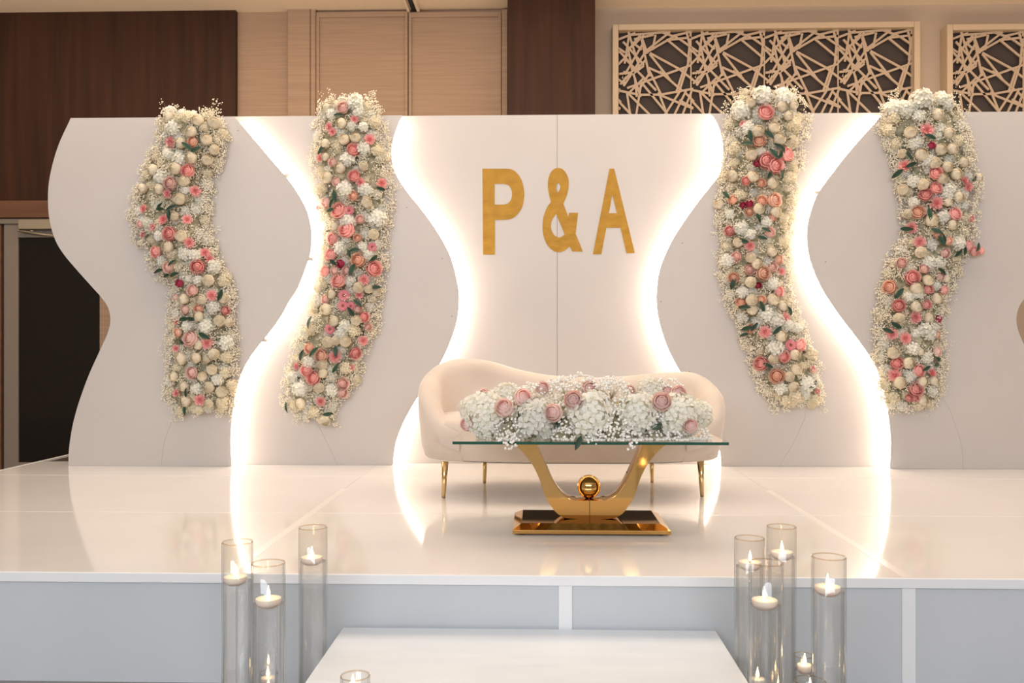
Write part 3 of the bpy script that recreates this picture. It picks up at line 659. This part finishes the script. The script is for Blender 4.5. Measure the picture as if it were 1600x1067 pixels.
garland('long slanting garland of cream and peach flowers right of the letter A', YM,
 [(148,1165,1238),(160,1143,1252),(190,1132,1262),(220,1137,1258),(250,1132,1250),(290,1126,1245),(330,1122,1240),(370,1126,1236),(410,1126,1233),(440,1124,1233),(470,1137,1236),(500,1150,1246),(530,1160,1258),(560,1172,1270),(590,1180,1278),(620,1198,1283),(635,1220,1275)],
 [((1105,130,K), 'w370,95,45 c540,130,85 c740,140,80 w735,225,58 w845,215,50 c330,270,80 w430,190,50 P570,290,75 w795,320,52 w655,435,58 c400,440,60 d350,400,36 w500,475,62 l590,490 o510,570,62 l430,540 l420,595 w705,550,65 w435,700,62 l725,645 l705,710 P780,700,65 P575,760,75 P660,810,80 l600,910 l725,880 l635,675 w245,915,58 w450,915,60 P380,960,42 o530,980,42 w640,980,56 i840,410,70 i840,570,55 i800,930,60 m485,790,32 c520,670,45 i280,640,60 i820,800,50'),
  ((1105,290,K), 'o250,140,45 l200,110 w115,185,50 o535,150,50 o655,145,70 m415,180,35 m350,195,32 w505,230,58 w670,260,56 o415,260,42 l495,300 o640,315,38 c575,360,50 c330,420,65 c420,480,50 P220,445,50 l560,430 l520,510 p615,460,50 w305,555,55 l375,545 d420,590,58 p290,695,50 w430,710,54 w485,770,56 w635,650,50 c200,740,65 p415,825,50 p640,800,48 o545,860,68 d730,840,45 o700,730,45 o260,905,52 w425,945,58 m500,980,30 c640,960,60 l245,985 P700,1040,50 c225,280,45 c350,1040,50 i320,100,60 i740,330,55 i730,560,55 i190,600,50'),
  ((1115,450,5.333), 'c240,45,45 w315,100,52 o400,98,34 w495,95,54 o228,118,42 l240,165 w322,180,48 l395,140 d540,30,40 w575,150,46 d595,245,50 l635,205 c430,220,60 c520,270,60 o308,340,38 l265,340 l272,388 l350,310 d430,365,56 l515,365 w563,400,48 c620,310,42 c680,330,50 g640,475,52 P722,475,48 c515,500,65 P395,630,58 w497,590,45 P580,572,50 w675,555,46 l470,650 o528,735,62 w690,680,50 w630,738,46 d825,675,38 w665,825,50 c780,800,60 c560,830,50 d865,860,34 i840,930,52 l835,790 i800,560,60 i680,910,60 i600,930,45')], 880)
garland('garland of cream and coral flowers with a side sprig, rightmost of the four', YO,
 [(156,1405,1480),(172,1380,1497),(200,1374,1508),(230,1388,1514),(260,1397,1520),(290,1402,1528),(320,1407,1526),(350,1412,1522),(375,1410,1520),(395,1396,1512),(410,1388,1500),(440,1380,1490),(470,1374,1479),(500,1370,1471),(540,1371,1470),(580,1370,1471),(610,1374,1467),(630,1386,1455),(638,1400,1445)],
 [((1360,135,K), 'c500,140,95 c690,120,60 c740,180,60 c230,220,75 c350,220,75 i240,310,65 c470,290,55 w655,275,58 w390,450,60 d555,425,72 w768,458,56 l605,505 w690,618,58 w800,612,56 m600,580,32 c430,560,60 w500,668,64 w312,660,48 l385,690 l415,765 d335,775,62 l290,840 w630,750,62 w910,745,55 w755,790,55 P640,855,60 w705,908,58 w840,860,58 d925,925,52 d965,985,50 w1060,895,42 w515,965,58 c420,930,55 P640,1000,55 w320,1015,54 c760,1010,60 c560,730,50 i250,560,55 l1015,890 i180,430,60 i850,540,50'),
  ((1360,300,K), 'P540,30,58 w865,50,55 c750,30,55 d650,110,70 w760,100,45 o465,200,62 P825,215,60 l575,195 c710,240,60 w605,275,65 w805,320,52 w370,215,48 d405,350,60 d990,260,45 l335,360 l630,375 l700,490 l720,480 o660,415,42 d485,490,62 o765,480,40 p735,600,45 w495,590,58 c860,500,60 P960,530,50 P1020,585,45 P1090,580,34 l915,590 l845,612 l1050,525 p305,695,48 c570,690,60 c670,690,55 p530,750,48 P410,840,68 w565,865,60 p685,830,42 w745,850,42 w455,940,65 P565,955,48 P720,960,45 o190,935,65 l300,975 c460,1005,50 c370,1030,50 w650,1045,55 c640,920,42 l680,770 c430,100,50'),
  ((1350,460,5.617), 'P305,100,52 w460,105,54 P548,88,40 w305,210,52 d455,200,60 w570,205,50 m655,215,32 l300,280 l195,310 d248,348,52 c545,320,80 d365,385,58 c450,340,42 o640,350,36 c420,470,55 w258,515,56 w495,500,38 p640,500,42 P290,605,52 w392,602,52 P478,670,52 l635,610 l640,565 l555,640 d270,710,62 c395,715,50 d600,690,50 w315,775,55 w512,768,50 w612,758,48 P450,835,62 c590,840,42 g625,835,28 w515,930,48 P445,910,36 P395,910,32 c540,550,50 i250,900,60 i190,790,45')], 950)

# ================================================================== sofa
sc = P(891, 640, 5.1); SCX, SCY = sc.x, 5.10
sofa = empty('sofa', (SCX, SCY, SZ)); tag(sofa, 'beige velvet curved loveseat with wavy back on gold legs', 'sofa')
A_, B_, N_ = .862, .425, 2.7
def se(t, ins=0):
    s, c = math.sin(t), math.cos(t)
    return Vector(((A_-ins) * math.copysign(abs(s) ** (2/N_), s), (B_-ins) * math.copysign(abs(c) ** (2/N_), c), 0))
HT = [(-142,.385),(-128,.43),(-112,.53),(-96,.615),(-80,.675),(-62,.728),(-45,.748),(-28,.735),(-12,.675),(0,.640),(12,.637),(28,.658),(45,.672),(62,.664),(80,.618),(96,.555),(112,.47),(128,.415),(142,.385)]
hts = catmull(HT, 5)
mb = MB(); vs = []; prof_n = None; rings = []
for a, h in hts:
    t = R(a); p = se(t); q = se(t + .002) - se(t - .002); nrm = Vector((q.y, -q.x, 0)); nrm = nrm.normalized() if nrm.length > 1e-9 else Vector((0, 1, 0))
    if nrm.dot(p) < 0: nrm = -nrm
    th = .125; rt = .055
    pr = [(-.055, .205), (-.040, .215), (-.02, .30), (-.004, min(.45, h - .12)), (0, h - rt - .01), (-.008, h - rt*.5), (-.028, h - .010), (-.055, h), (-.088, h - .012), (-.112, h - rt*.6), (-th, h - rt - .02), (-th - .008, .33), (-th - .01, .25)]
    rings.append([(p + nrm*o).to_tuple()[:2] + (z,) for o, z in pr]); prof_n = len(pr)
vs = [v for r_ in rings for v in r_]; L = len(rings)
fs = [(i*prof_n+k, i*prof_n+k+1, (i+1)*prof_n+k+1, (i+1)*prof_n+k) for i in range(L-1) for k in range(prof_n-1)]
fs += [tuple(range(prof_n-1, -1, -1)), tuple((L-1)*prof_n+k for k in range(prof_n))] + [(i*prof_n+prof_n-1, i*prof_n, (i+1)*prof_n, (i+1)*prof_n+prof_n-1) for i in range(L-1)]
mb.add(vs, fs); o = build(mb, 'backrest', M['velvet'], sofa, True, angle=50)
mb = MB(); n = 72; pr = [(.075, .205), (.045, .212), (.022, .27), (.012, .36), (.022, .405), (.06, .432), (.14, .442), (.30, .445)]
vs = []
for ins, z in pr:
    for k in range(n): q = se(2*math.pi*k/n, ins); vs.append((q.x, q.y, z))
fs = [(i*n+k, i*n+(k+1) % n, (i+1)*n+(k+1) % n, (i+1)*n+k) for i in range(len(pr)-1) for k in range(n)]
fs += [tuple(range(n-1, -1, -1)), tuple((len(pr)-1)*n+k for k in range(n))]
mb.add(vs, fs); build(mb, 'seat', M['velvet'], sofa, True, angle=50)
mb = MB(); vs = []
for ins, z in ((.13, .195), (.13, .2055)):
    for k in range(n): q = se(2*math.pi*k/n, ins); vs.append((q.x, q.y, z))
mb.add(vs, [tuple(range(n-1, -1, -1)), tuple(range(n, 2*n))] + [(k, (k+1) % n, n+(k+1) % n, n+k) for k in range(n)]); build(mb, 'underside', M['black'], sofa)
for px, py, lean in ((693, 778, -1), (1097, 776, 1), (757, 754.5, -.5), (1019, 754, .5)):
    g_ = G(px, py); mb = MB(); b = Vector((g_.x - SCX, g_.y - SCY, 0)); tp = b + Vector((-.008*lean, 0, .197))
    mb.tube([b, b.lerp(tp, .5), tp], .010, 16, r2=.019); build(mb, 'leg', M['gold_leg'], sofa, True)

# ================================================================== coffee table
TY = 4.10
TX = P(920, 700, TY).x
tb = empty('coffee_table', (TX, TY, SZ)); tag(tb, 'glass-topped coffee table on a polished gold curved pedestal', 'table')
def base_tier(name, w0, w1, d0, d1, z0, z1, zc, m):
    mb = MB()
    mb.add([(-w0,-d0,z0),(w0,-d0,z0),(w0,d0,z0),(-w0,d0,z0),(-w0,-d0,zc),(w0,-d0,zc),(w0,d0,zc),(-w0,d0,zc),(-w1,-d1,z1),(w1,-d1,z1),(w1,d1,z1),(-w1,d1,z1)],
           [(3,2,1,0),(0,1,5,4),(1,2,6,5),(2,3,7,6),(3,0,4,7),(4,5,9,8),(5,6,10,9),(6,7,11,10),(7,4,8,11),(8,9,10,11)])
    return build(mb, name, M[m], tb, bevel=.0015)
base_tier('base_plate', .343, .303, .208, .160, .008, .046, .024, 'gold')
for x in (-.30, .30):
    for y in (-.17, .17): mb = MB(); mb.lathe([(.018, 0), (.018, .008)], 12, (x, y, 0)); build(mb, 'foot', M['black'], tb)
out = [(137,690),(122,697),(109,706),(92,725),(79,749),(69,777.5),(56,796),(41,807),(20,809.3),(0,809.5)]
inn = [(86,690),(81,703),(73,721),(58,751),(45,770),(34,779),(22,782),(0,782)]
YP0, YP1 = -.065, .065
zt_glass = .406
def rel(pts): return [(v.x - TX, v.z - SZ) for v in (P(920 + x, y, TY - .065) for x, y in pts)]
for sgn, nm in ((-1, 'pedestal_arm'), (1, 'pedestal_arm')):
    o_ = catmull(rel(out), 4); i_ = catmull(rel(inn), 4); z0 = o_[0][1]
    o_ = [(x, z + (zt_glass - z0) * max(0, (z - .2) / (z0 - .2))) for x, z in o_]; i_ = [(x, z + (zt_glass - z0) * max(0, (z - .2) / (z0 - .2))) for x, z in i_]
    zb = min(z for x, z in o_); o_ = [(x, z - zb + .046) if z < .1 else (x, z) for x, z in o_]
    cxm = o_[-1][0]
    lp = [((x - cxm) * sgn, z) for x, z in o_ + i_[::-1]]
    lp = [(x + sgn * .0012, z) if abs(x) < .0005 else (x, z) for x, z in lp]
    me = slab(nm, [lp], YP0, YP1, [M['gold']], None); me.parent = tb
    b = me.modifiers.new('bevel', 'BEVEL'); b.width = .004; b.segments = 2; b.limit_method = 'ANGLE'; b.angle_limit = R(50)
mb = MB(); r = .054; pr = [(max(.0005, r*math.sin(math.pi*k/20)), -r*math.cos(math.pi*k/20)) for k in range(21)]
zs = P(919, 782, TY - .065).z - SZ
mb.lathe(pr, 40, (0, 0, zs + r - .001)); build(mb, 'gold_ball', M['gold'], tb, True)
gx0, gx1 = PXX(707, 3.8) - TX, PXX(1139, 3.8) - TX
mb = MB(); mb.box((gx0, 3.80 - TY, .406), (gx1, 4.50 - TY, .418)); o = build(mb, 'glass_top', [M['table_glass'], M['glass_edge']], tb)
for p in o.data.polygons: p.material_index = 0 if abs(p.normal.z) > .5 else 1
GT = SZ + .418

# ================================================================== table centrepiece
ce = empty('flower_centrepiece', (TX, 4.02, GT)); tag(ce, "low white hydrangea and baby's breath centrepiece with pink roses on glass table", 'flowers')
mb = MB(); vs = []; n = 12; seg = 18; x0, x1 = PXX(760, 4.02) - TX, PXX(1070, 4.02) - TX
for i in range(seg + 1):
    u = i / seg; k = math.sin(math.pi * min(max(u, .03), .97)) ** .35
    for q in range(n):
        t = math.pi * q / (n - 1); vs.append((x0 + (x1-x0)*u, -.15*math.cos(t)*k, .001 + .165*math.sin(t)*k))
mb.add(vs, [(i*n+k, i*n+k+1, (i+1)*n+k+1, (i+1)*n+k) for i in range(seg) for k in range(n-1)] + [(i*n, (i+1)*n, (i+1)*n+n-1, i*n+n-1) for i in range(seg)] + [tuple(range(n)), tuple(seg*n+k for k in range(n))])
build(mb, 'moss_core', M['moss'], ce, True)
for x, y, Y, r_ in ((757,645,3.95,38), (838,655,3.91,40), (921,650,3.90,43), (996,648,3.91,38), (1058,650,3.93,40), (1090,648,4.02,26), (1018,617,4.12,30), (792,622,4.12,26), (738,640,4.05,24), (760,668,3.93,24), (850,680,3.90,20), (960,690,3.95,14)):
    c = P(x, y, Y); rr = r_ * Y / FP * .94; c.z = max(c.z, GT + rr*.78)
    put('c', c, rr, Vector((random.uniform(-.25,.25), -1, .45)), ce, mesh=random.choice(HY), name='hydrangea_head')
for x, y, Y, r_ in ((788,637,3.83,15), (817,621,3.90,15), (865,645,3.82,15), (848,606,4.02,11), (896,625,3.84,16), (921,608,3.98,14), (1034,628,3.84,16), (1060,614,3.98,13), (1079,666,3.82,12), (730,662,3.92,12), (756,617,3.96,11), (1044,610,4.05,9), (984,610,4.06,9)):
    put('t', P(x, y, Y), r_ * Y / FP * .98, Vector((random.uniform(-.5,.5), -1, random.uniform(.1,.6))), ce)
mb = MB()
def puff(px, py, Y, rpx, n, m=.0062):
    c = P(px, py, Y) - ce.location; rr = rpx * Y / FP
    for k in range(n):
        z = random.uniform(-.55, 1); a = random.uniform(0, 6.28); s = math.sqrt(1 - z*z); d = Vector((s*math.cos(a), -z if random.random() < .8 else z, s*math.sin(a)))
        e = c + d * rr * random.uniform(.72, 1.05); e.z = max(e.z, .006 if e.y > 3.8 - 4.02 + .004 else -.03)
        if k % 4 == 0:
            sd = Vector((.0008, 0, 0)); mb.add([c - sd, c + sd, e], [(0, 1, 2)], .5, 1)
        dot(mb, e, m * random.uniform(.7, 1.15))
for x, y, Y, r_, n in ((800,668,3.90,30,230), (830,620,4.02,24,190), (882,618,4.02,30,260), (955,622,3.95,34,380), (957,668,3.88,34,330), (880,655,3.90,26,200), (880,683,3.86,18,110), (1025,690,3.88,20,90), (1062,690,3.88,24,130), (1022,650,3.89,18,120), (795,690,3.82,16,80), (985,690,3.84,20,100), (930,690,3.84,18,70), (1045,612,4.1,24,120), (905,605,4.12,24,140), (800,640,3.95,20,120), (1095,684,3.9,16,70), (925,612,4.0,22,110), (862,612,4.1,20,110)):
    puff(x, y, Y, r_, n)
o = link('babys_breath', mb.mesh('babys_breath', [M['breath_white'], M['stem']]), ce); o['kind'] = 'stuff'; o['label'] = "white baby's breath"
for x, y, Y, sz, roll in ((905,688,3.785,.034,R(-115)), (870,665,3.86,.03,1.0), (815,655,3.86,.028,2.0), (1022,668,3.86,.03,.4)):
    put('l', P(x, y, Y), sz, Vector((.1, -1, .15)), ce, roll)

# ================================================================== candle vases
def vase(px, ytop, ywater, D, rad, Y, lab, grp, H=None):
    top = P(px, ytop, Y); h = H if H else top.z
    if H: pass
    v = empty('candle_vase', (top.x, Y, 0)); tag(v, lab, 'candle vase', grp)
    t = .0040; mb = MB()
    mb.lathe([(rad - .004, 0), (rad, .004), (rad, h - .002), (rad - t/2, h), (rad - t, h - .002), (rad - t, .014), (rad - t - .004, .010), (.001, .010)], 48)
    # lathe closes the two ends with caps
    build(mb, 'glass_cylinder', M['glass'], v, True, angle=60)
    mb = MB(); mb.lathe([(rad - t/2 + .0023*math.cos(a), h + .0010 + .0020*math.sin(a)) for a in [k*math.pi/3 for k in range(6)]], 48, close=True)
    build(mb, 'rim', M['glass_rim'], v, True)
    wl = P(px, ywater, Y).z; rw = rad - t - .0004; mb = MB()
    mb.lathe([(rw, .0145), (rw, wl)], 48); build(mb, 'water', M['water'], v, True, angle=60)
    ro = random.uniform(-.15, .15) * rad; cr = min(.037, rad*.76); wl0 = wl; wl += .003; mb = MB()
    mb.lathe([(cr*.62, -.012), (cr*.88, -.004), (cr, .006), (cr*.98, .013), (cr*.90, .014), (cr*.5, .0115), (.004, .0115)], 32, (ro, -abs(ro)*.5, wl))
    c = build(mb, 'floating_candle', M['wax'], v, True, angle=60)
    mb = MB(); b = Vector((ro, -abs(ro)*.5, wl + .011)); mb.tube([b, b + Vector((.001, 0, .008))], .0009, 6); build(mb, 'wick', M['wick'], c)
    mb = MB(); mb.lathe([(.0008, .004), (.0042, .009), (.0052, .014), (.0042, .021), (.0022, .029), (.0004, .038)], 12, b); build(mb, 'flame', M['flame'], c, True)
    return v
gl, gr = 'floating candle vases left of the step', 'floating candle vases right of the step'
vase(371, 847, 908, 0, .048, 2.80, 'tall candle vase left of the step, leftmost in its cluster', gl)
vase(419, 880, 943, 0, .048, 2.55, 'tall candle vase left of the step, nearest in its cluster', gl)
vase(489, 824, 877, 0, .048, 3.02, 'tall candle vase close against the stage, left beside the step', gl)
vase(1171, 841, 885, 0, .048, 2.92, 'tall candle vase right of the step, leftmost and half hidden in its cluster', gr)
vase(1221, 823, 869, 0, .048, 3.02, 'tall candle vase standing highest in the cluster right of the step', gr)
vase(1197, 879, 945, 0, .048, 2.57, 'tall candle vase right of the step, front of the overlapping ones', gr)
vase(1295, 870, 924, 0, .048, 2.60, 'tall candle vase standing apart, rightmost of all', gr)
vase(1255, 1024, 1046, 0, .031, 2.84, 'small short candle glass low between the tall vases on the right', gr)
vase(1265, 1064, 1088, 0, .044, 2.50, 'low candle vase cut by the bottom edge, right of the step', gr)
vase(555, 1056, 1082, 0, .041, 2.46, 'low candle vase in front of the step, cut by the bottom edge', gl)
vase(420, 1051, 1066, 0, .030, 2.88, 'small short candle glass seen behind the nearest left vase', gl)
vase(1183, 1052, 1068, 0, .030, 2.76, 'small short candle glass seen behind the front right vase', gr)
